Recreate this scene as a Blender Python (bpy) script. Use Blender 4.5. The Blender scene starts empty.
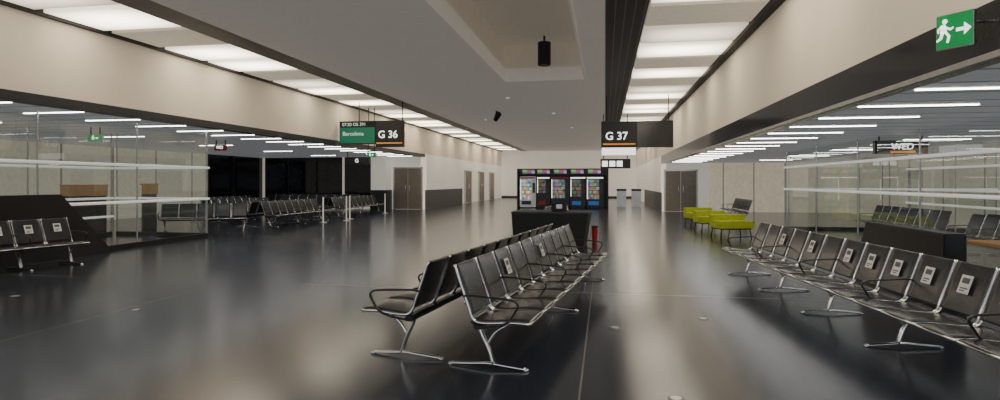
import bpy, bmesh, math, random
from mathutils import Vector, Matrix
random.seed(4)
S = bpy.context.scene
COL = S.collection

# ------------------------------------------------------------------ materials
def mat(name, col, rough=0.5, metal=0.0, var=0.08, scale=6.0, bump=0.0, emit=0.0, ecol=None, spec=0.5):
    m = bpy.data.materials.new(name); m.use_nodes = True
    nt = m.node_tree; b = nt.nodes["Principled BSDF"]
    b.inputs["Roughness"].default_value = rough
    b.inputs["Metallic"].default_value = metal
    b.inputs["Specular IOR Level"].default_value = spec
    tc = nt.nodes.new("ShaderNodeTexCoord")
    n = nt.nodes.new("ShaderNodeTexNoise"); n.inputs["Scale"].default_value = scale
    n.inputs["Detail"].default_value = 4
    nt.links.new(tc.outputs["Object"], n.inputs["Vector"])
    r = nt.nodes.new("ShaderNodeValToRGB")
    c0 = [max(0, c*(1-var)) for c in col]; c1 = [min(1, c*(1+var)) for c in col]
    r.color_ramp.elements[0].color = (*c0, 1); r.color_ramp.elements[1].color = (*c1, 1)
    r.color_ramp.elements[0].position = .3; r.color_ramp.elements[1].position = .7
    nt.links.new(n.outputs["Fac"], r.inputs["Fac"])
    nt.links.new(r.outputs["Color"], b.inputs["Base Color"])
    if bump:
        bp = nt.nodes.new("ShaderNodeBump"); bp.inputs["Strength"].default_value = bump
        bp.inputs["Distance"].default_value = 0.01
        nt.links.new(n.outputs["Fac"], bp.inputs["Height"]); nt.links.new(bp.outputs["Normal"], b.inputs["Normal"])
    if emit:
        b.inputs["Emission Strength"].default_value = emit
        b.inputs["Emission Color"].default_value = (*(ecol or col), 1)
    return m

def lined_mat(name, col, line, axis, pitch, width, rough=.6, metal=0.0, emit=0, offs=(0, 0)):
    m = mat(name, col, rough, metal, emit=emit)
    nt = m.node_tree; b = nt.nodes["Principled BSDF"]
    src = b.inputs["Base Color"].links[0].from_socket
    tc = nt.nodes.new("ShaderNodeTexCoord"); sp = nt.nodes.new("ShaderNodeSeparateXYZ")
    nt.links.new(tc.outputs["Object"], sp.inputs[0])
    def lines(ax, p, off, wd):
        a = nt.nodes.new("ShaderNodeMath"); a.operation = 'ADD'; a.inputs[1].default_value = off + 20*p
        nt.links.new(sp.outputs[ax], a.inputs[0])
        d = nt.nodes.new("ShaderNodeMath"); d.operation = 'MODULO'; d.inputs[1].default_value = p
        nt.links.new(a.outputs[0], d.inputs[0])
        l = nt.nodes.new("ShaderNodeMath"); l.operation = 'LESS_THAN'; l.inputs[1].default_value = wd
        nt.links.new(d.outputs[0], l.inputs[0]); return l.outputs[0]
    ws = width if isinstance(width, (list, tuple)) else [width]*len(axis)
    outs = [lines(a, p, o, w_) for a, p, o, w_ in zip(axis, pitch, offs, ws)]
    f = outs[0]
    if len(outs) == 2:
        mx = nt.nodes.new("ShaderNodeMath"); mx.operation = 'MAXIMUM'
        nt.links.new(outs[0], mx.inputs[0]); nt.links.new(outs[1], mx.inputs[1]); f = mx.outputs[0]
    mix = nt.nodes.new("ShaderNodeMix"); mix.data_type = 'RGBA'
    nt.links.new(f, mix.inputs[0]); nt.links.new(src, mix.inputs[6]); mix.inputs[7].default_value = (*line, 1)
    nt.links.new(mix.outputs[2], b.inputs["Base Color"])
    if emit: nt.links.new(mix.outputs[2], b.inputs["Emission Color"])
    return m

def soft_panel(name, col, ecol, edge, centre):
    """diffuser panel lit by hidden tubes: brighter along its middle, softer at the edges"""
    m = mat(name, col, .6, emit=centre, ecol=ecol)
    nt = m.node_tree; b = nt.nodes["Principled BSDF"]
    tc = nt.nodes.new("ShaderNodeTexCoord"); sp = nt.nodes.new("ShaderNodeSeparateXYZ")
    nt.links.new(tc.outputs["Object"], sp.inputs[0])
    prod = None
    for ax, half in (("X", 1.05), ("Y", .70)):
        d = nt.nodes.new("ShaderNodeMath"); d.operation = 'DIVIDE'; d.inputs[1].default_value = half
        nt.links.new(sp.outputs[ax], d.inputs[0])
        q = nt.nodes.new("ShaderNodeMath"); q.operation = 'MULTIPLY'; nt.links.new(d.outputs[0], q.inputs[0]); nt.links.new(d.outputs[0], q.inputs[1])
        o = nt.nodes.new("ShaderNodeMath"); o.operation = 'SUBTRACT'; o.use_clamp = True; o.inputs[0].default_value = 1
        nt.links.new(q.outputs[0], o.inputs[1])
        if prod is None: prod = o
        else:
            p = nt.nodes.new("ShaderNodeMath"); p.operation = 'MULTIPLY'
            nt.links.new(prod.outputs[0], p.inputs[0]); nt.links.new(o.outputs[0], p.inputs[1]); prod = p
    r = nt.nodes.new("ShaderNodeMapRange"); r.inputs[3].default_value = edge; r.inputs[4].default_value = centre
    nt.links.new(prod.outputs[0], r.inputs[0]); nt.links.new(r.outputs[0], b.inputs["Emission Strength"])
    return m

def glass_mat(name, tint=(0.88, 0.92, 0.905)):
    """thin sheet glass: symmetric facing-dependent mirror over tinted transparency"""
    m = bpy.data.materials.new(name); m.use_nodes = True
    nt = m.node_tree; nt.nodes.clear()
    o = nt.nodes.new("ShaderNodeOutputMaterial"); mx = nt.nodes.new("ShaderNodeMixShader")
    t = nt.nodes.new("ShaderNodeBsdfTransparent"); t.inputs[0].default_value = (*tint, 1)
    g = nt.nodes.new("ShaderNodeBsdfGlossy"); g.inputs["Roughness"].default_value = 0.01
    lw = nt.nodes.new("ShaderNodeLayerWeight"); lw.inputs[0].default_value = .5
    p = nt.nodes.new("ShaderNodeMath"); p.operation = 'POWER'; p.inputs[1].default_value = 3
    a = nt.nodes.new("ShaderNodeMath"); a.operation = 'MULTIPLY_ADD'; a.inputs[1].default_value = .50; a.inputs[2].default_value = .06
    nt.links.new(lw.outputs["Facing"], p.inputs[0]); nt.links.new(p.outputs[0], a.inputs[0])
    nt.links.new(a.outputs[0], mx.inputs[0]); nt.links.new(t.outputs[0], mx.inputs[1])
    nt.links.new(g.outputs[0], mx.inputs[2]); nt.links.new(mx.outputs[0], o.inputs[0])
    return m

M = {}
mf = lined_mat("floor_rubber", (.030, .036, .052), (.22, .21, .20), [0, 1], [5.6, 7.2], [.014, .045], rough=.3, offs=(.19, -8.45))
nt = mf.node_tree; b = nt.nodes["Principled BSDF"]
n = nt.nodes.new("ShaderNodeTexNoise"); n.inputs["Scale"].default_value = 4; n.inputs["Detail"].default_value = 8
mr = nt.nodes.new("ShaderNodeMapRange"); mr.inputs[3].default_value = .165; mr.inputs[4].default_value = .20
tc = nt.nodes.new("ShaderNodeTexCoord"); nt.links.new(tc.outputs["Object"], n.inputs["Vector"])
nt.links.new(n.outputs["Fac"], mr.inputs[0]); nt.links.new(mr.outputs[0], b.inputs["Roughness"])
b.inputs["Specular IOR Level"].default_value = .55
b.inputs["Specular Tint"].default_value = (.93, .96, 1, 1)
M['floor'] = mf
M['ceil'] = mat("ceiling_plaster", (.56, .52, .47), .85, emit=.135, ecol=(.92, .85, .76), var=.03)  # faint glow stands in for ambient light bounced onto the plaster
M['ceil_recess'] = mat("recess_plaster", (.55, .49, .40), .85, emit=.09, ecol=(.95, .83, .67), var=.03)  # weak warm glow put in for light filling the recess
M['lowceil'] = lined_mat("low_ceiling_metal", (.38, .39, .41), (.08, .08, .08), [1], [.735], .06, rough=.45, emit=.27)  # metal glows in place of light the low ceilings would catch
M['cream'] = mat("cream_plaster", (.70, .62, .50), .8, var=.03, scale=1.5, emit=.12, ecol=(.95, .84, .68))  # small warm glow added as ambient light on the fascias
M['white'] = mat("white_wall", (.78, .74, .68), .7, var=.03, emit=.26, ecol=(.94, .87, .75))  # ambient light put into the white surface as a glow
M['rail'] = mat("white_rail_paint", (.85, .84, .80), .4, var=.03, emit=.45, ecol=(.9, .88, .82))  # own glow makes the rails look lit
M['beige'] = lined_mat("beige_wall", (.60, .54, .43), (.20, .18, .15), [1], [2.4], .08, rough=.7, emit=.36)  # glow added to brighten the bay walls behind the glass
M['beigeback'] = lined_mat("beige_wall_panels", (.60, .53, .40), (.22, .20, .16), [0], [1.5], .06, rough=.7, emit=.45)  # warm glow painted in so the far wall looks lit
M['grey'] = mat("dark_grey_cladding", (.035, .035, .04), .4)
M['black'] = mat("black_lacquer", (.012, .012, .013), .35)
M['blackmat'] = mat("black_matt_metal", (.014, .014, .015), .6)
M['fasciadark'] = mat("dark_glazed_fascia", (.035, .035, .04), .12)
M['slot'] = lined_mat("black_louvre_track", (.02, .02, .022), (.22, .22, .22), [0], [.17], .02, rough=.5)
M['darkglass'] = mat("night_window_glass", (.012, .014, .018), .06)
M['chrome'] = mat("polished_aluminium", (.80, .80, .81), .18, 1.0, var=.05)
M['steel'] = mat("brushed_steel", (.52, .52, .52), .35, 1.0)
M['door'] = mat("bronze_steel_door", (.26, .215, .17), .4, .4)
M['glass'] = glass_mat("clear_glass")
M['wood'] = mat("orange_beech_wood", (.46, .24, .09), .45, var=.25, scale=3, emit=.12, ecol=(.55, .28, .10))  # wood glows slightly to look lit; it is no lamp
M['lime'] = mat("lime_leather", (.46, .52, .03), .5, var=.15, emit=.04, ecol=(.45, .5, .02))  # slight glow added to brighten the leather
M['red'] = mat("red_plastic", (.4, .015, .015), .4)
M['paper'] = mat("white_paper", (.80, .80, .80), .7, var=.05, scale=40)
M['ink'] = mat("grey_print", (.12, .12, .13), .7)
M['green'] = mat("green_display", (.005, .09, .05), .4, emit=.26, ecol=(.01, .36, .19))
M['exitgreen'] = mat("exit_sign_green", (.005, .22, .06), .4, emit=.40, ecol=(.0, .34, .08))
M['lit'] = mat("lit_white_letter", (.9, .9, .88), .5, emit=1.5, ecol=(1, .98, .92))
M['dimletter'] = mat("display_letter", (.8, .85, .8), .5, emit=.5, ecol=(.8, 1, .85))
M['orange'] = mat("orange_strip", (.8, .25, .02), .5, emit=.6, ecol=(.9, .28, .03))
M['bronze'] = mat("floor_cover_metal", (.20, .19, .18), .45, .6)
WARM = (1.0, .88, .69)
M['pb'] = soft_panel("luminous_panel_bright", (.8, .78, .72), WARM, 1.0, 7.5)
M['pm'] = soft_panel("luminous_panel_medium", (.7, .68, .62), WARM, .5, 2.2)
M['pd'] = mat("luminous_panel_dim", (.5, .46, .39), .6, emit=.28, ecol=WARM)  # dim panel still glows faintly and evenly
M['tube'] = mat("strip_lamp_glow", (.9, .9, .9), .5, emit=11, ecol=(1, .97, .92))

def perf():
    m = mat("perforated_black_shell", (.085, .086, .092), .22, .6)
    nt = m.node_tree; b = nt.nodes["Principled BSDF"]
    tc = nt.nodes.new("ShaderNodeTexCoord")
    v = nt.nodes.new("ShaderNodeTexVoronoi"); v.inputs["Scale"].default_value = 55; v.inputs["Randomness"].default_value = 0
    nt.links.new(tc.outputs["Object"], v.inputs["Vector"])
    bp = nt.nodes.new("ShaderNodeBump"); bp.inputs["Strength"].default_value = .2; bp.inputs["Distance"].default_value = .003
    nt.links.new(v.outputs["Distance"], bp.inputs["Height"]); nt.links.new(bp.outputs["Normal"], b.inputs["Normal"])
    return m
M['shell'] = perf()

def display_mat(name, val, em, sc=(16, 1, 6)):
    m = bpy.data.materials.new(name); m.use_nodes = True
    nt = m.node_tree; b = nt.nodes["Principled BSDF"]
    tc = nt.nodes.new("ShaderNodeTexCoord"); mp = nt.nodes.new("ShaderNodeMapping")
    mp.inputs["Scale"].default_value = sc
    v = nt.nodes.new("ShaderNodeTexVoronoi"); v.inputs["Scale"].default_value = 1; v.inputs["Randomness"].default_value = .4
    nt.links.new(tc.outputs["Object"], mp.inputs[0]); nt.links.new(mp.outputs[0], v.inputs["Vector"])
    hs = nt.nodes.new("ShaderNodeHueSaturation"); hs.inputs["Saturation"].default_value = 1.0; hs.inputs["Value"].default_value = val
    nt.links.new(v.outputs["Color"], hs.inputs["Color"])
    nt.links.new(hs.outputs[0], b.inputs["Base Color"]); nt.links.new(hs.outputs[0], b.inputs["Emission Color"])
    b.inputs["Emission Strength"].default_value = em
    return m
M['stock'] = display_mat("stocked_display", .30, .9, (11, 1, 5))
M['stockdark'] = display_mat("dark_stocked_display", .16, .8, (9, 1, 5))
M['stockbright'] = display_mat("bright_stocked_display", .6, 1.0, (9, 1, 5))
M['picture'] = display_mat("header_picture", .35, 1.0, (4, 1, 6))

# ------------------------------------------------------------------ mesh helpers
def setp(o, kind=None, label=None, category=None, group=None):
    if kind: o["kind"] = kind
    if label: o["label"] = label
    if category: o["category"] = category
    if group: o["group"] = group
    return o

def link(o, parent=None, loc=None, rot=None):
    COL.objects.link(o)
    if parent: o.parent = parent
    if loc is not None: o.location = loc
    if rot is not None: o.rotation_euler = rot
    return o

def me_from_bm(bm, name, m, smooth=False):
    bmesh.ops.recalc_face_normals(bm, faces=bm.faces)
    me = bpy.data.meshes.new(name); bm.to_mesh(me); bm.free()
    for mm in (m if isinstance(m, list) else [m]): me.materials.append(mm)
    if smooth:
        for p in me.polygons: p.use_smooth = True
    return me

def add_box(bm, x0, x1, y0, y1, z0, z1, mi=0):
    vs = [bm.verts.new(p) for p in [(x0,y0,z0),(x1,y0,z0),(x1,y1,z0),(x0,y1,z0),(x0,y0,z1),(x1,y0,z1),(x1,y1,z1),(x0,y1,z1)]]
    for f in [(0,3,2,1),(4,5,6,7),(0,1,5,4),(1,2,6,5),(2,3,7,6),(3,0,4,7)]:
        fc = bm.faces.new([vs[i] for i in f]); fc.material_index = mi
    return vs

def box_me(name, bs, m, bevel=0):
    bm = bmesh.new()
    for q in bs: add_box(bm, *q)
    if bevel: bmesh.ops.bevel(bm, geom=bm.edges[:], offset=bevel, segments=2, affect='EDGES')
    return me_from_bm(bm, name, m)

def box(name, x0, x1, y0, y1, z0, z1, m, parent=None, bevel=0, **kw):
    cx, cy = (x0+x1)/2, (y0+y1)/2
    me = box_me(name, [(x0-cx, x1-cx, y0-cy, y1-cy, 0, z1-z0)], m, bevel)
    o = link(bpy.data.objects.new(name, me), parent, (cx, cy, z0))
    return setp(o, **kw)

def struct(name, bs, m, label=None):
    o = link(bpy.data.objects.new(name, box_me(name, bs, m)))
    return setp(o, kind="structure", label=label)

def empty(name, loc, rot=0, **kw):
    o = bpy.data.objects.new(name, None); o.empty_display_size = .1
    link(o, None, loc, (0, 0, rot)); return setp(o, **kw)

def smooth_path(pts, k=5):
    P = [Vector(p) for p in pts]; out = []
    for i in range(len(P)-1):
        p0 = P[max(i-1,0)]; p1 = P[i]; p2 = P[i+1]; p3 = P[min(i+2, len(P)-1)]
        for j in range(k):
            t = j/k
            out.append(.5*((2*p1)+(-p0+p2)*t+(2*p0-5*p1+4*p2-p3)*t*t+(-p0+3*p1-3*p2+p3)*t**3))
    out.append(P[-1]); return out

def add_tube(bm, pts, r, seg=8, ry=None):
    ry = ry or r; rings = []; pa = None
    for i, p in enumerate(pts):
        d = (pts[min(i+1, len(pts)-1)] - pts[max(i-1, 0)]).normalized()
        if pa is None:
            up = Vector((0, 1, 0)) if abs(d.y) < .9 else Vector((0, 0, 1))
            a = up.cross(d).normalized()
        else:
            a = (pa - d*pa.dot(d)).normalized()
        pa = a; c = d.cross(a).normalized()
        rings.append([bm.verts.new(p + a*math.cos(2*math.pi*k/seg)*r + c*math.sin(2*math.pi*k/seg)*ry) for k in range(seg)])
    for A, B in zip(rings, rings[1:]):
        for k in range(seg):
            bm.faces.new([A[k], A[(k+1)%seg], B[(k+1)%seg], B[k]])
    bm.faces.new(rings[0]); bm.faces.new(rings[-1][::-1])

def tube_me(name, paths, r, m, seg=8, ry=None):
    bm = bmesh.new()
    for p in paths: add_tube(bm, [Vector(q) for q in p], r, seg, ry)
    return me_from_bm(bm, name, m, True)

def cyl_me(name, r, h, m, seg=20, r2=None):
    bm = bmesh.new()
    bmesh.ops.create_cone(bm, cap_ends=True, segments=seg, radius1=r, radius2=r if r2 is None else r2, depth=h,
                          matrix=Matrix.Translation((0, 0, h/2)))
    return me_from_bm(bm, name, m)

def text(body, size, m, parent, loc, rot=(math.pi/2, 0, 0), name="lettering", extrude=.004, bold=.0, align='LEFT'):
    cu = bpy.data.curves.new(name, 'FONT'); cu.body = body; cu.size = size; cu.extrude = extrude
    cu.offset = bold; cu.align_x = align
    t = bpy.data.objects.new(name, cu); COL.objects.link(t)
    bpy.context.view_layer.update()
    me = bpy.data.meshes.new_from_object(t.evaluated_get(bpy.context.evaluated_depsgraph_get()))
    bpy.data.objects.remove(t)
    me.materials.clear(); me.materials.append(m)
    return link(bpy.data.objects.new(name, me), parent, loc, rot)

def poly_obj(name, polys, m, parent, loc, thick=.004):
    bm = bmesh.new()
    for poly in polys:
        a = [bm.verts.new((x, 0, z)) for x, z in poly]
        f = bm.faces.new(a)
        r = bmesh.ops.extrude_face_region(bm, geom=[f])
        bmesh.ops.translate(bm, vec=(0, -thick, 0), verts=[v for v in r['geom'] if isinstance(v, bmesh.types.BMVert)])
    return link(bpy.data.objects.new(name, me_from_bm(bm, name, m)), parent, loc)

# ------------------------------------------------------------------ room shell
XL, XR = -10.0, 2.92         # fascias
ZC, ZL, ZR = 4.55, 2.97, 2.54 # main ceiling, low ceilings
YB, YX, YE = -6.0, 32.6, 58.0 # back limit, cross walls, end wall
XWL, XWR = -20.0, 12.0

struct("floor", [(XWL-.3, XWR+.3, YB, YE+.3, -.2, 0)], M['floor'], "dark blue grey polished rubber floor with thin joints")
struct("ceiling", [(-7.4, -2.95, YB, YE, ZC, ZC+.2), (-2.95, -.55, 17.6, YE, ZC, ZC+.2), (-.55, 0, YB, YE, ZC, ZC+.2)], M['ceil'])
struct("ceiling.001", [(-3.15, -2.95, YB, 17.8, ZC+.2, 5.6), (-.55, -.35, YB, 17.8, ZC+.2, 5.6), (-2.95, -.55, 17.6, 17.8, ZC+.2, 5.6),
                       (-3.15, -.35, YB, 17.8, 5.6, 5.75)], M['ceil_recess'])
struct("trim_1", [(-2.95, -2.9, YB, 17.6, ZC-.03, ZC+.35), (-.6, -.55, YB, 17.6, ZC-.03, ZC+.35), (-2.9, -.6, 17.55, 17.6, ZC-.03, ZC+.35)], M['ceil'])
struct("trim_2", [(-8.1, -7.4, YB, YE, ZC+.02, ZC+.2)], M['slot'])
struct("trim_3", [(0, .73, YB, YE, ZC+.02, ZC+.2)], M['slot'])
struct("trim_4", [(2.74, XR, YB, YE, ZC-.02, ZC+.2)], M['blackmat'])
struct("trim_5", [(XL, XL+.1, YB, YE, ZC-.02, ZC+.2)], M['blackmat'])
struct("ceiling.002", [(XL, -8.1, YB, YE, ZC+.10, ZC+.2), (.73, 2.74, YB, YE, ZC+.10, ZC+.2)], M['ceil'])
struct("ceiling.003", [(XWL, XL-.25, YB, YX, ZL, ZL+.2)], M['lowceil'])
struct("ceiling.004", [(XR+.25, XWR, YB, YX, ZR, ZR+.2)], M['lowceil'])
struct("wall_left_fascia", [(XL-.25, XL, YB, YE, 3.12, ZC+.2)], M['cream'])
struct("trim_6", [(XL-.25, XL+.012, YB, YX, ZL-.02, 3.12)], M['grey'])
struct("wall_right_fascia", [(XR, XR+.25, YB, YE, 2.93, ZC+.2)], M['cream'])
struct("trim_7", [(XR-.012, XR+.25, YB, YX, ZR-.02, 2.93)], M['fasciadark'])
struct("trim_8", [(XR-.03, XR+.02, YB, YX, ZR-.05, ZR-.0)], M['steel'])
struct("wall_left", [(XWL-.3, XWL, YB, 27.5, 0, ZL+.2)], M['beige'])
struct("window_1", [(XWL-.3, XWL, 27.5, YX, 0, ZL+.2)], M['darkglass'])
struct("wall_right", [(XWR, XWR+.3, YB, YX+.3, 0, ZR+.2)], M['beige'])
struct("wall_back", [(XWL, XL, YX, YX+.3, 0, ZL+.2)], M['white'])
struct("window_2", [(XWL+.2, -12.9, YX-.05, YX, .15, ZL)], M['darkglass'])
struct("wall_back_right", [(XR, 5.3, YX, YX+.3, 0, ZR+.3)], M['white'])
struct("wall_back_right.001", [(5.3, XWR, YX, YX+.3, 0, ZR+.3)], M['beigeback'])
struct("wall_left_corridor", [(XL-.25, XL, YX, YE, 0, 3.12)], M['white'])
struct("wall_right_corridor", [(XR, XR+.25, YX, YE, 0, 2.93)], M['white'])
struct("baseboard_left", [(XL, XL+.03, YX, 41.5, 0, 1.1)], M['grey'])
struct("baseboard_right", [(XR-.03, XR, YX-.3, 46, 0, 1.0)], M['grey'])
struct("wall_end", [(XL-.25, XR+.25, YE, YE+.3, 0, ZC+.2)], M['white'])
struct("baseboard_end", [(XL, XR, YE-.04, YE, 0, .2)], M['grey'])
k = 3
for y in (27.5, 29.6):
    struct("trim_%d" % (6+k), [(XWL, XWL+.12, y, y+.12, 0, ZL)], M['grey']); k += 1
for x in (-18.3, -16.6, -14.9):
    struct("trim_%d" % (6+k), [(x, x+.1, YX-.14, YX-.05, 0, ZL)], M['white'] if x == -14.9 else M['grey']); k += 1
struct("wall_pillar", [(-12.9, -11.98, YX-.8, YX, 0, ZL)], M['white'])
struct("baseboard_pillar", [(-12.93, -11.95, YX-.84, YX, 0, 1.1)], M['grey'])

def double_door(name, x0, x1, y, z1):
    e = empty(name, ((x0+x1)/2, y, 0), 0, kind="structure", label="bronze coloured steel double door")
    w = (x1-x0); h = z1
    for s in (-1, 1):
        a, b2 = (-w/2+.08, -.01) if s < 0 else (.01, w/2-.08)
        box("door_leaf", a, b2, -.08, -.03, .02, h-.08, M['door'], e, .008)
        link(bpy.data.objects.new("handle", tube_me("handle", [smooth_path([(s*.12, -.08, .9), (s*.12, -.14, .93), (s*.12, -.14, 1.32), (s*.12, -.08, 1.35)], 4)], .015, M['chrome'])), e)
    me = box_me("door_frame", [(-w/2, -w/2+.08, -.1, 0, 0, h), (w/2-.08, w/2, -.1, 0, 0, h), (-w/2, w/2, -.1, 0, h-.08, h)], M['steel'])
    link(bpy.data.objects.new("door_frame", me), e)
    return e
double_door("door_1", -11.85, -10.12, YX, 2.4)
double_door("door_2", 3.05, 4.75, YX, 2.2)
for i, yy in enumerate((43.2, 48.0, 52.5)):
    e = double_door("door_%d" % (3+i), -1, 1, yy, 2.4)
    e.location = (XL, yy, 0); e.rotation_euler = (0, 0, math.pi/2)

# ------------------------------------------------------------------ luminous ceiling panels
pat = ['pd', 'pb', 'pb', 'pd', 'pm', 'pb', 'pd', 'pb', 'pd', 'pm', 'pb']
for side, (x0, x1) in enumerate([(XL+.13, -8.14), (.77, 2.71)]):
    mes = {k: box_me("ceiling_light_panel", [(-(x1-x0)/2, (x1-x0)/2, -.66, .66, 0, .08)], M[k], .006) for k in ('pb', 'pm', 'pd')}
    y = YB+.8; i = side*3
    while y < YE-.8:
        kk = pat[i % len(pat)]
        o = link(bpy.data.objects.new("ceiling_light_panel", mes[kk]), None, ((x0+x1)/2, y, ZC+.025))
        lab = {"pb": "bright warm white luminous ceiling panel beside black track", "pm": "softly lit luminous ceiling panel beside black track",
               "pd": "dimly glowing cream ceiling panel beside black track"}[kk]
        setp(o, label=lab, category="ceiling light", group="luminous panels along the ceiling")
        y += 1.5; i += 1

tm = box_me("strip_lamp", [(-.70, .70, -.032, .032, -.012, .05)], M['tube'], .004)
def strips(xc, z, y0, y1, step, lab, grp):
    y = y0
    while y < y1:
        o = link(bpy.data.objects.new("strip_lamp", tm), None, (xc, y, z))
        setp(o, label=lab, category="ceiling lamp", group=grp); y += step
strips(XL-.25-.85, ZL, 1.5, YX-1, 1.5, "slim white strip lamp set in the low dark ceiling", "strip lamps over the glass side bay")
strips(XR+.25+.8, ZR, 1.2, YX-1, 1.47, "slim white strip lamp set in the low metal ceiling", "strip lamps over the seating bay")
strips(XL-.25-4.6, ZL, 3, YX-1, 4.5, "slim white strip lamp deeper in the low dark ceiling", "inner strip lamps over the glass side bay")
strips(XR+.25+4.4, ZR, 2.2, YX-1, 4.41, "slim white strip lamp deeper in the low metal ceiling", "inner strip lamps over the seating bay")

# ------------------------------------------------------------------ beam seating
PITCH = .50
def shell_me(name, prof, w, thick, dish, m, ends=(.93, .93)):
    bm = bmesh.new(); nj = 8; prof = [(p.x, p.z) for p in smooth_path([(a, 0, c) for a, c in prof], 4)]
    N = len(prof); grid = []
    for i, (x, z) in enumerate(prof):
        a = prof[max(i-1, 0)]; c = prof[min(i+1, N-1)]
        t = Vector((c[0]-a[0], c[1]-a[1])).normalized(); nx, nz = -t.y, t.x
        f = 1.0
        if i == 0: f = ends[0]
        if i == N-1: f = ends[1]
        row = []
        for j in range(nj+1):
            s = -1+2*j/nj
            d = dish*(s*s)
            row.append(bm.verts.new((x+nx*d, s*w/2*f, z+nz*d)))
        grid.append(row)
    for A, B in zip(grid, grid[1:]):
        for j in range(nj): bm.faces.new([A[j], A[j+1], B[j+1], B[j]])
    bmesh.ops.recalc_face_normals(bm, faces=bm.faces)
    bmesh.ops.solidify(bm, geom=bm.faces[:], thickness=thick)
    return me_from_bm(bm, name, m, True)
seat_prof = [(.45, .412), (.43, .436), (.30, .44), (.12, .42), (-.02, .415), (-.05, .425)]
back_prof = [(-.045, .46), (-.08, .55), (-.125, .68), (-.175, .81), (-.20, .865)]
SEAT = shell_me("seat", seat_prof, .445, .030, .008, M['shell'], (.98, .98))
BACK = shell_me("backrest", back_prof, .445, .022, -.006, M['shell'], (.99, .98))
fr = smooth_path([(-.205, 0, .865), (-.155, 0, .72), (-.085, 0, .53), (-.04, 0, .42), (.05, 0, .395), (.28, 0, .412), (.40, 0, .410)], 4)
path = [p+Vector((0, .232, 0)) for p in fr] + [Vector((.435, .228, .408)), Vector((.44, .21, .408)), Vector((.44, -.21, .408)), Vector((.435, -.228, .408))] + [p+Vector((0, -.232, 0)) for p in fr[::-1]]
FRAME = tube_me("chair_frame", [path], .013, M['chrome'], 6)
ap = smooth_path([(-.12, 0, .61), (-.05, 0, .618), (.10, 0, .61), (.26, 0, .60), (.325, 0, .585), (.345, 0, .55), (.32, 0, .50), (.26, 0, .42), (.14, 0, .375), (.0, 0, .36)], 4)
ARM = tube_me("armrest", [ap], .009, M['black'], 8, .018)
def leg_mesh():
    bm = bmesh.new()
    foot = smooth_path([(-.28, 0, .016), (-.10, 0, .028), (.06, 0, .040), (.22, 0, .028), (.38, 0, .016)], 5)
    add_tube(bm, foot, .013, 8, .024)
    up = smooth_path([(.10, 0, .04), (.06, 0, .16), (.0, 0, .28), (-.03, 0, .36)], 4)
    add_tube(bm, up, .017, 8, .028)
    st = smooth_path([(.05, 0, .20), (.13, 0, .31), (.28, 0, .40)], 4)
    add_tube(bm, st, .012, 8)
    for x in (-.28, .38):
        bmesh.ops.create_cone(bm, cap_ends=True, segments=12, radius1=.026, radius2=.022, depth=.018, matrix=Matrix.Translation((x, 0, .009)))
    return me_from_bm(bm, "leg", M['chrome'], True)
LEG = leg_mesh()
def notice_mesh():
    bm = bmesh.new()
    p0 = Vector((-.10, 0, .615)); p1 = Vector((-.152, 0, .765))
    for (a, b2, w0, w1, off, mi) in [(0, 1, -.07, .07, .018, 0), (.55, .85, -.045, .045, .020, 1), (.25, .32, -.045, .045, .020, 1), (.12, .18, -.045, .02, .020, 1)]:
        A = p0.lerp(p1, a); B = p0.lerp(p1, b2); o = Vector((off, 0, off*.3))
        vs = [bm.verts.new(q) for q in (A+o+Vector((0, w0, 0)), A+o+Vector((0, w1, 0)), B+o+Vector((0, w1, 0)), B+o+Vector((0, w0, 0)))]
        f = bm.faces.new(vs); f.material_index = mi
    return me_from_bm(bm, "paper_notice", [M['paper'], M['ink']])
NOTE = notice_mesh()
BEAMS = {}
def bench(x, y, ang, side, n, label, group, notes=(), arms=None, legs=None):
    """near end at x,y; runs n seats along heading ang (deg clockwise of +Y); side=+1 faces right of heading"""
    a = math.radians(ang); d = Vector((math.sin(a), math.cos(a))); L = n*PITCH
    if side > 0: e = empty("beam_seating", (x, y, 0), -a)
    else: e = empty("beam_seating", (x+d.x*L, y+d.y*L, 0), math.pi-a)
    setp(e, label=label, category="airport bench", group=group)
    if n not in BEAMS: BEAMS[n] = box_me("beam", [(-.045, .025, .03, L-.03, .335, .385)], M['blackmat'], .006)
    link(bpy.data.objects.new("beam", BEAMS[n]), e)
    for i in range(n):
        yy = (i+.5)*PITCH
        for nm, me in (("seat", SEAT), ("backrest", BACK), ("chair_frame", FRAME)):
            link(bpy.data.objects.new(nm, me), e, (0, yy, 0))
        idx = i if side > 0 else n-1-i
        if idx in notes:
            setp(link(bpy.data.objects.new("paper_notice", NOTE), e, (0, yy, 0)), label="white paper seat notice")
    for i in (arms if arms is not None else list(range(0, n, 2))+[n]):
        ii = i if side > 0 else n-i
        link(bpy.data.objects.new("armrest", ARM), e, (0, ii*PITCH, 0))
    for i in (legs if legs is not None else [0.25, n/2, n-.25]):
        ii = i if side > 0 else n-i
        link(bpy.data.objects.new("leg", LEG), e, (0, ii*PITCH, 0))
    return e

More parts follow.
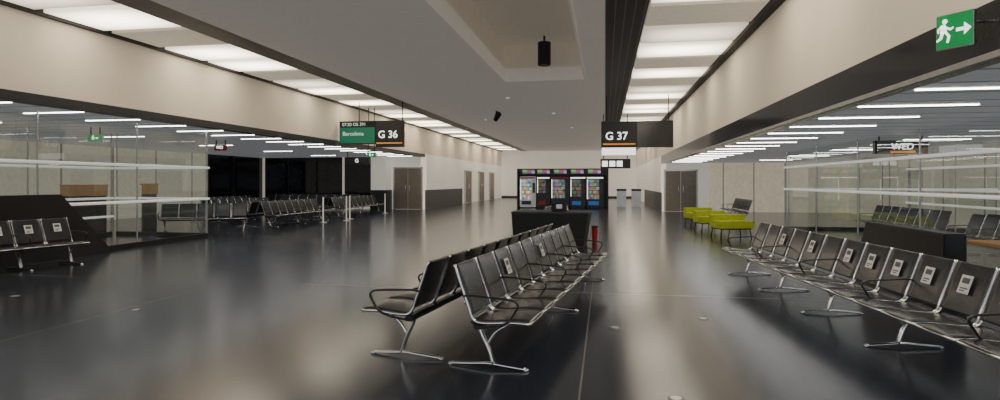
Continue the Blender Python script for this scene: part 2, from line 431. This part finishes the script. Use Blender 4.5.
G1 = "back to back benches in the hall"
bench(-1.03, 4.80, 7.4, 1, 10, "black perforated beam seating with chrome frame, back to back", G1, notes=(2, 5), arms=(0, 2, 4, 6, 8, 10))
bench(-1.70, 4.98, 7.4, -1, 10, "black perforated beam seating with chrome feet, back to back", G1, arms=(0, 2, 5, 8, 10))
bench(3.04, 3.35, -4.8, -1, 15, "long row of black seats with paper notices", "row of seats by the side bay",
      notes=(1, 2, 3, 4, 5, 6, 7, 8, 10, 12), arms=(0, 3, 6, 9, 12, 15), legs=[.3, 2.2, 5.7, 8.6, 11.6, 14.6])
bench(-10.36, 7.95, 10, 1, 4, "black seats with paper notices beside the sloping balustrade", "black seats beside the balustrade", notes=(0, 1, 2, 3), arms=(0, 2, 4))
GL = "rows of seats in the waiting bay"
LB = "black and chrome beam seating in the waiting bay"
bench(-13.5, 16.4, 60, 1, 5, "grey and chrome seats standing by the glass end", GL, arms=(0, 2, 5))
bench(-11.4, 18.8, 0, 1, 8, LB, GL)
bench(-12.15, 18.8, 0, -1, 8, LB, GL)
bench(-14.6, 20.6, 0, 1, 8, LB, GL)
bench(-15.35, 20.6, 0, -1, 8, LB, GL)
bench(-17.6, 24.0, 0, 1, 8, LB, GL)
bench(-18.9, 31.2, 90, 1, 11, LB, GL)
bench(-16.6, 28.6, 90, 1, 6, LB, GL)
bench(-11.6, 24.6, 0, 1, 10, LB, GL)
bench(-12.35, 24.6, 0, -1, 10, LB, GL)
bench(-1.1, 16.4, 4, 1, 4, "dark seats beyond the black cabinet", "dark seats beyond the cabinet")
bench(-1.8, 16.4, 4, -1, 4, "dark seats beyond the black cabinet", "dark seats beyond the cabinet")
GR = "rows of seats behind the glass"
LR = "black beam seating behind the glass partition"
bench(4.9, 2.6, 0, 1, 8, LR, GR)
bench(7.6, 10.5, 0, -1, 8, LR, GR)
bench(8.3, 10.5, 0, 1, 8, LR, GR)
bench(7.8, 15.6, 0, -1, 8, LR, GR)
bench(10.4, 10.5, 0, -1, 8, LR, GR)
bench(5.3, 24.0, 0, -1, 6, "dark seats beside the lime lounge chairs", GR)

# ------------------------------------------------------------------ black furniture
def prism(name, prof, x0, x1, m, **kw):
    bm = bmesh.new(); cy = sum(p[0] for p in prof)/len(prof); cx = (x0+x1)/2
    A = [bm.verts.new((x0-cx, y-cy, z)) for y, z in prof]; B = [bm.verts.new((x1-cx, y-cy, z)) for y, z in prof]
    bm.faces.new(A); bm.faces.new(B[::-1]); n = len(prof)
    for i in range(n): bm.faces.new([A[i], B[i], B[(i+1)%n], A[(i+1)%n]])
    bmesh.ops.bevel(bm, geom=bm.edges[:], offset=.012, segments=2, affect='EDGES')
    return setp(link(bpy.data.objects.new(name, me_from_bm(bm, name, m)), None, (cx, cy, 0)), **kw)
prism("balustrade_panel", [(4.5, 0), (11.7, 0), (10.4, 1.30), (4.5, 1.30)], -10.98, -10.80, M['black'],
      label="black sloping balustrade panel beside the glass partition", category="balustrade")
prism("low_screen", [(8.0, 0), (10.7, 0), (10.2, .93), (8.0, .93)], 4.0, 4.25, M['black'],
      label="black low screen with sloping end behind the seats", category="screen")
e = empty("service_cabinet", (-1.2, 14.6, 0), math.radians(-4), label="black service cabinet with overhanging top at the bench end", category="cabinet")
def frustum(name, a, b2, m, parent):
    bm = bmesh.new()
    lo = [bm.verts.new(p) for p in [(a[0], a[2], a[4]), (a[1], a[2], a[4]), (a[1], a[3], a[4]), (a[0], a[3], a[4])]]
    hi = [bm.verts.new(p) for p in [(b2[0], b2[2], b2[4]), (b2[1], b2[2], b2[4]), (b2[1], b2[3], b2[4]), (b2[0], b2[3], b2[4])]]
    bm.faces.new(lo[::-1]); bm.faces.new(hi)
    for i in range(4): bm.faces.new([lo[i], lo[(i+1)%4], hi[(i+1)%4], hi[i]])
    return link(bpy.data.objects.new(name, me_from_bm(bm, name, m)), parent)
frustum("cabinet_body", (-.95, .72, -.35, .45, 0), (-.99, .84, -.42, .5, .80), M['blackmat'], e)
box("cabinet_top", -1.0, .86, -.44, .52, .80, .84, M['black'], e, .008)
e = empty("charging_station", (-1.1, 14.6, .84), .1, label="small black charging station standing on the cabinet", category="charging station")
box("station_body", -.18, .18, -.10, .10, 0, .22, M['blackmat'], e, .02)
box("station_screen", -.07, .07, -.108, -.10, .07, .17, M['steel'], e)
e = empty("waste_bin", (-.26, 15.4, 0), label="small red bin standing beside the black cabinet", category="bin")
link(bpy.data.objects.new("bin_body", cyl_me("bin_body", .06, .40, M['red'], 20, .08)), e)
link(bpy.data.objects.new("bin_lid", cyl_me("bin_lid", .085, .04, M['blackmat'], 20)), e, (0, 0, .40))

def lounge(x, y, r, lab):
    e = empty("lounge_chair", (x, y, 0), r, label=lab, category="lounge chair", group="lime lounge chairs by the glass")
    box("seat_cushion", -.48, .48, -.36, .36, .26, .46, M['lime'], e, .015)
    box("backrest", -.48, .48, .10, .37, .44, .62, M['lime'], e, .015)
    for sx in (-.4, .4):
        for sy in (-.28, .28):
            link(bpy.data.objects.new("leg", tube_me("leg", [[(sx, sy, .27), (sx*1.1, sy*1.15, 0.0)]], .016, M['blackmat'])), e)
    link(bpy.data.objects.new("seat_frame", box_me("seat_frame", [(-.44, .44, -.31, .31, .23, .265)], M['blackmat'])), e)
lounge(3.50, 17.8, .25, "lime green leather lounge chair at the end of the seat row")
lounge(3.35, 20.0, .2, "lime green leather lounge chair in the lounge group")
lounge(3.35, 22.4, .2, "lime green leather lounge chair in the lounge group")

# ------------------------------------------------------------------ glass partitions
def partition(x, y0, y1, zt, rails, lab, step=2.6, rail_x=.06):
    e = empty("glass_partition", (x, y0, 0), 0, label=lab, category="glass partition")
    L = y1-y0; n = max(1, round(L/step)); s = L/n
    pm = box_me("post", [(-.012, .012, -.015, .015, 0, zt)], M['steel'])
    bm = bmesh.new(); bm.faces.new([bm.verts.new(p) for p in ((0, .02, .1), (0, s-.02, .1), (0, s-.02, zt-.02), (0, .02, zt-.02))])
    gm = me_from_bm(bm, "glass_pane", M['glass'])
    for i in range(n+1): link(bpy.data.objects.new("post", pm), e, (0, i*s, 0))
    for i in range(n): link(bpy.data.objects.new("glass_pane", gm), e, (0, i*s, 0))
    link(bpy.data.objects.new("base_channel", box_me("base_channel", [(-.04, .04, 0, L, 0, .1)], M['blackmat'])), e)
    for z in rails:
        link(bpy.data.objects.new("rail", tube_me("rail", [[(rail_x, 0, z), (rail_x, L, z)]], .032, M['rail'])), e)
    return e
partition(-11.1, 5.0, 15.3, ZL, (1.95, 1.08), "clear glass partition with white rails and steel posts")
partition(-14.2, 5.0, 15.3, ZL, (1.95, 1.08, .55), "clear glass partition deeper in the bay with white rails", rail_x=.06)
partition(5.8, 4.0, 20.8, ZR, (2.02, 1.32), "tall clear glass partition with white rails beside the seats", rail_x=-.06)
partition(9.4, 8.0, 20.8, ZR, (1.95, 1.32, .9), "clear glass partition deeper in the bay with pale rails", rail_x=-.06)
def cross_partition(x0, x1, y, zt, lab):
    e = partition(0, 0, x1-x0, zt, (1.95, 1.08) if zt > 2.6 else (1.32,), lab)
    e.location = (x0, y, 0); e.rotation_euler = (0, 0, -math.pi/2)
cross_partition(-14.1, -11.2, 15.4, ZL, "clear glass partition return closing the bay")
cross_partition(5.9, 11.9, 20.9, ZR, "clear glass partition return behind the seats")
def counter(x, y, r, w, lab, h=1.14):
    e = empty("wooden_counter", (x, y, 0), r, label=lab, category="counter")
    box("counter_body", -w/2+.05, w/2-.05, -.25, .25, 0, h-.14, M['blackmat'], e, .01)
    box("counter_front", -w/2+.02, w/2-.02, -.3, -.25, h-.30, h, M['wood'], e, .005)
    box("counter_top", -w/2, w/2, -.34, .3, h, h+.05, M['wood'], e, .008)
counter(-16.0, 16.2, .78, 1.25, "orange beech boarding counter behind the glass", 1.42)
counter(-14.9, 17.6, .78, .5, "narrow orange beech desk behind the glass", 1.45)
e = empty("side_table", (5.15, 8.75, 0), 0, label="small side table with orange beech top beside the black screen", category="table")
box("table_top", -.30, .30, -.45, .45, .72, .76, M['wood'], e, .01)
link(bpy.data.objects.new("table_column", cyl_me("table_column", .04, .70, M['blackmat'])), e, (0, 0, .02))
link(bpy.data.objects.new("table_base", cyl_me("table_base", .26, .02, M['blackmat'])), e)

for x, y in ((-10.5, 23.6), (-10.2, 22.6), (-10.6, 21.4), (-10.7, 28.2)):
    e = empty("stanchion", (x, y, 0), label="white queue barrier post on round base", category="barrier post", group="queue posts by the seats")
    link(bpy.data.objects.new("base", cyl_me("base", .15, .03, M['steel'], 24, .13)), e)
    link(bpy.data.objects.new("pole", cyl_me("pole", .025, .95, M['white'], 14)), e, (0, 0, .03))
    link(bpy.data.objects.new("cap", cyl_me("cap", .04, .06, M['blackmat'], 14)), e, (0, 0, .98))

# ------------------------------------------------------------------ vending machines
M['blue'] = mat("blue_panel", (.03, .12, .4), .4, emit=.3, ecol=(.03, .16, .5))
def vending(x, y, w, front, lab, strip, stock, flap='black', zlo=.60):
    e = empty("vending_machine", (x, y, 0), 0, label=lab, category="vending machine", group="vending machines in front of the wall")
    box("cabinet_body", -w/2, w/2, -.38, .4, .05, 1.88, M[front], e, .015)
    box("foot_plinth", -w/2+.04, w/2-.04, -.34, .36, 0, .05, M['blackmat'], e)
    box("display_window", -w/2+.08, w/2-.26, -.395, -.38, zlo, 1.70, M[stock], e)
    for z in (.82, 1.04, 1.26, 1.48):
        if z > zlo: box("shelf", -w/2+.08, w/2-.26, -.41, -.395, z, z+.03, M['blackmat'], e)
    box("window_light", -w/2+.04, -w/2+.08, -.40, -.38, zlo, 1.70, M['lit'], e)
    box("payment_panel", w/2-.20, w/2-.05, -.40, -.38, .9, 1.5, M['grey'], e)
    box("delivery_flap", -w/2+.12, w/2-.28, -.40, -.38, .2, .42, M[flap], e)
    box("light_header", -w/2+.03, w/2-.03, -.40, -.38, 1.76, 1.83, M[strip], e)
for i, (fx, w_, c, st, lb, sk, fl, zl) in enumerate([(-4.55, .97, 'steel', 'red', "steel grey drinks vending machine with bright window", 'stockbright', 'black', .5), (-3.62, .80, 'black', 'lit', "narrow black snack vending machine with lit header", 'stockdark', 'red', .9),
                       (-2.62, 1.1, 'black', 'red', "wide black vending machine with red header light", 'stock', 'black', .6), (-1.58, .92, 'black', 'lit', "black vending machine with dark window", 'stockdark', 'blue', .7), (-.58, 1.0, 'black', 'lit', "black vending machine beside the surround edge", 'stock', 'blue', .55)]):
    vending(fx, 36.0, w_, c, lb, st, sk, fl, zl)
e = empty("kiosk_surround", (-2.5, 36.6, 0), label="dark kiosk surround framing the vending machines", category="kiosk")
box("rear_panel", -2.7, 2.7, -.08, .1, 0, 2.35, M['black'], e)
box("header", -2.7, 2.7, -.85, -.08, 1.98, 2.35, M['black'], e)
for s in (-2.7, 2.62): box("side_panel", s, s+.08, -1.0, -.08, 0, 2.35, M['black'], e)
for x in (-2.4, -1.5, -.5, .5, 1.5):
    box("header_picture", x, x+.75, -.87, -.85, 2.06, 2.28, M['picture'], e)

for i, (x, y) in enumerate(((1.0, 38.0), (1.9, 38.0))):
    e = empty("recycling_bin", (x, y, 0), label="steel recycling bin with dark lid near the end wall", category="bin", group="recycling bins")
    box("bin_body", -.28, .28, -.28, .28, 0, 1.0, M['steel'], e, .02)
    box("bin_lid", -.3, .3, -.3, .3, 1.0, 1.12, M['blackmat'], e, .02)

# ------------------------------------------------------------------ signs
def rods(parent, xs, z0, z1, y=0):
    for x in xs:
        link(bpy.data.objects.new("hanger_rod", tube_me("hanger_rod", [[(x, y, z0), (x, y, z1)]], .018, M['blackmat'])), parent)
e = empty("gate_sign", (-8.6, 21.3, 2.85), label="hanging gate sign with green display and number G 36", category="gate sign")
box("flight_display", -1.25, .18, -.09, .09, .12, .98, M['blackmat'], e, .01)
box("display_screen", -1.22, .15, -.10, -.09, .15, .74, M['green'], e)
text("07:20 OS 391", .17, M['dimletter'], e, (-1.14, -.095, .80))
text("Barcelona", .21, M['dimletter'], e, (-1.12, -.104, .44))
box("number_board", .18, 1.26, -.09, .09, 0, .98, M['black'], e, .01)
text("G 36", .38, M['lit'], e, (.28, -.098, .34), bold=.004)
box("colour_strip", .22, 1.22, -.10, -.09, .12, .17, M['orange'], e)
rods(e, (-.5, 1.2), .97, ZC-2.85)
e = empty("gate_sign", (1.15, 21.3, 2.74), label="hanging gate sign with dark display and number G 37", category="gate sign")
box("flight_display", -.06, 1.15, -.09, .09, .0, .92, M['fasciadark'], e, .01)
box("number_board", -1.28, -.06, -.09, .09, .0, .92, M['black'], e, .01)
text("G 37", .38, M['lit'], e, (-1.14, -.098, .28), bold=.004)
box("colour_strip", -1.22, -.12, -.10, -.09, .10, .15, M['orange'], e)
box("white_strip", -1.26, -.10, -.08, .08, -.25, .0, M['lit'], e, label="lit white strip below the number")
rods(e, (-1.1, 1.0), .9, ZC-2.74)
def dirboard(x, y, z, w, h, body, lab, zt, k=.8, tx=0):
    e = empty("direction_sign", (x, y, z), label=lab, category="sign")
    box("sign_board", -w/2, w/2, -.06, .06, 0, h, M['black'], e, .008)
    if body: text(body, h*k, M['lit'], e, (tx, -.066, h*.32), align='CENTER', bold=.002)
    rods(e, (-w*.4, w*.4), h-.01, zt-z)
    return e
e = dirboard(.45, 27, 2.15, 1.3, .42, None, "black hanging direction sign with white pictogram squares", ZC)
for x in (-.58, -.26, .06): box("pictogram", x, x+.25, -.07, -.06, .08, .33, M['lit'], e)
dirboard(-11.2, 26, 2.35, 1.2, .3, "G", "small black direction sign under the low ceiling", ZL)
e = dirboard(6.30, 14.3, 2.16, 1.05, .29, "WED", "long thin black sign with white letters and orange strip", ZR, .66, .02)
box("colour_strip", -.22, .26, -.075, -.06, .015, .06, M['orange'], e)
e = dirboard(-12.9, 18.5, 2.62, .42, .18, "WD", "small sign with white letters on red under low ceiling", ZL)
[c for c in e.children if c.name.startswith("sign_board")][0].data.materials[0] = M['red']

def exit_sign(x, y, z, ang, w, h, zt, lab):
    e = empty("exit_sign", (x, y, z), ang, label=lab, category="exit sign")
    box("sign_housing", -w/2, w/2, -.02, .02, 0, h, M['steel'], e, .004)
    box("sign_face", -w/2+.008, w/2-.008, -.026, -.02, .008, h-.008, M['exitgreen'], e)
    s = h/.32
    def q(pts): return [(px*s, pz*s) for px, pz in pts]
    man = [q([(-.075+.022*math.cos(t*math.pi/5), .255+.022*math.sin(t*math.pi/5)) for t in range(10)]),
           q([(-.105, .225), (-.075, .232), (-.06, .16), (-.09, .145), (-.115, .155)]),
           q([(-.08, .23), (-.07, .212), (-.03, .185), (-.005, .195), (-.002, .183), (-.03, .165), (-.07, .188)]),
           q([(-.105, .225), (-.14, .19), (-.135, .155), (-.125, .157), (-.127, .187), (-.10, .208)]),
           q([(-.085, .16), (-.06, .16), (-.03, .115), (-.045, .055), (-.062, .058), (-.052, .112)]),
           q([(-.11, .16), (-.085, .15), (-.10, .10), (-.142, .075), (-.147, .092), (-.118, .112)])]
    poly_obj("running_figure", man, M['lit'], e, (0, -.026, 0))
    arr = [q([(.02, .175), (.02, .145), (.10, .145), (.10, .175)]), q([(.085, .215), (.142, .16), (.085, .105), (.085, .135), (.11, .16), (.085, .185)])]
    poly_obj("direction_arrow", arr, M['lit'], e, (0, -.026, 0))
    if zt: rods(e, (-w*.3, w*.3), h-.005, zt-z)
    return e
ex = exit_sign(2.71, 5.25, 2.60, math.radians(-56), .27, .275, None, "green emergency exit sign with running man and arrow")
link(bpy.data.objects.new("wall_bracket", tube_me("wall_bracket", [[(.0, .02, .2), (.12, .18, .2)]], .012, M['steel'])), ex)
exit_sign(-13.0, 13.5, 2.60, .3, .36, .18, ZL, "small green exit sign hanging under the low ceiling")
exit_sign(-9.3, 23.0, 2.55, .0, .4, .2, ZC, "small green exit sign below the gate display")

# ------------------------------------------------------------------ ceiling fixtures
e = empty("ceiling_speaker", (-1.66, 16.6, 5.6), label="black cylindrical loudspeaker hanging in the ceiling recess", category="loudspeaker")
link(bpy.data.objects.new("speaker_body", cyl_me("speaker_body", .18, .62, M['blackmat'], 24)), e, (0, 0, -.80))
link(bpy.data.objects.new("speaker_grille", cyl_me("speaker_grille", .16, .03, M['grey'], 24)), e, (0, 0, -.82))
link(bpy.data.objects.new("hanger_rod", cyl_me("hanger_rod", .03, .20, M['blackmat'], 10)), e, (0, 0, -.195))
def cam(x, y, lab):
    e = empty("security_camera", (x, y, ZC), label=lab, category="security camera")
    link(bpy.data.objects.new("mount", cyl_me("mount", .03, .3, M['blackmat'], 10)), e, (0, 0, -.3))
    link(bpy.data.objects.new("camera_housing", cyl_me("camera_housing", .1, .42, M['blackmat'], 16, .13)), e, (-.05, .12, -.36), (1.1, 0, .5))
cam(-4.5, 24.8, "black security camera on a short ceiling mount")
for x, y in ((-3.4, 21), (-2.2, 26), (-5.6, 28), (-1.8, 33)):
    o = link(bpy.data.objects.new("smoke_detector", cyl_me("smoke_detector", .05, .06, M['white'], 16, .08)), None, (x, y, ZC-.06))
    setp(o, label="small white round smoke detector on the ceiling", category="smoke detector", group="smoke detectors")
for x, y in ((.50, 4.45), (-7.9, 6.9), (-5.6, 6.4), (.1, 6.5), (1.1, 7.1), (-2.2, 11.0)):
    e = empty("floor_outlet_cover", (x, y, 0), label="small round metal floor outlet cover", category="floor cover", group="floor outlet covers")
    link(bpy.data.objects.new("ring", cyl_me("ring", .06, .004, M['bronze'], 28, .056)), e)
    link(bpy.data.objects.new("lid", cyl_me("lid", .042, .006, M['steel'], 28, .040)), e)

# ------------------------------------------------------------------ world, camera
w = bpy.data.worlds.new("World"); S.world = w; w.use_nodes = True
w.node_tree.nodes["Background"].inputs[0].default_value = (.84, .90, 1, 1)
w.node_tree.nodes["Background"].inputs[1].default_value = 1.4  # fill light added through the open back of the hall, source unseen

cd = bpy.data.cameras.new("Camera"); co = bpy.data.objects.new("Camera", cd); COL.objects.link(co)
cd.sensor_width = 36; cd.lens = 21.6; cd.shift_y = -0.018
co.location = (0, 0, 1.55); co.rotation_euler = (math.pi/2, 0, math.radians(9.93))
S.camera = co
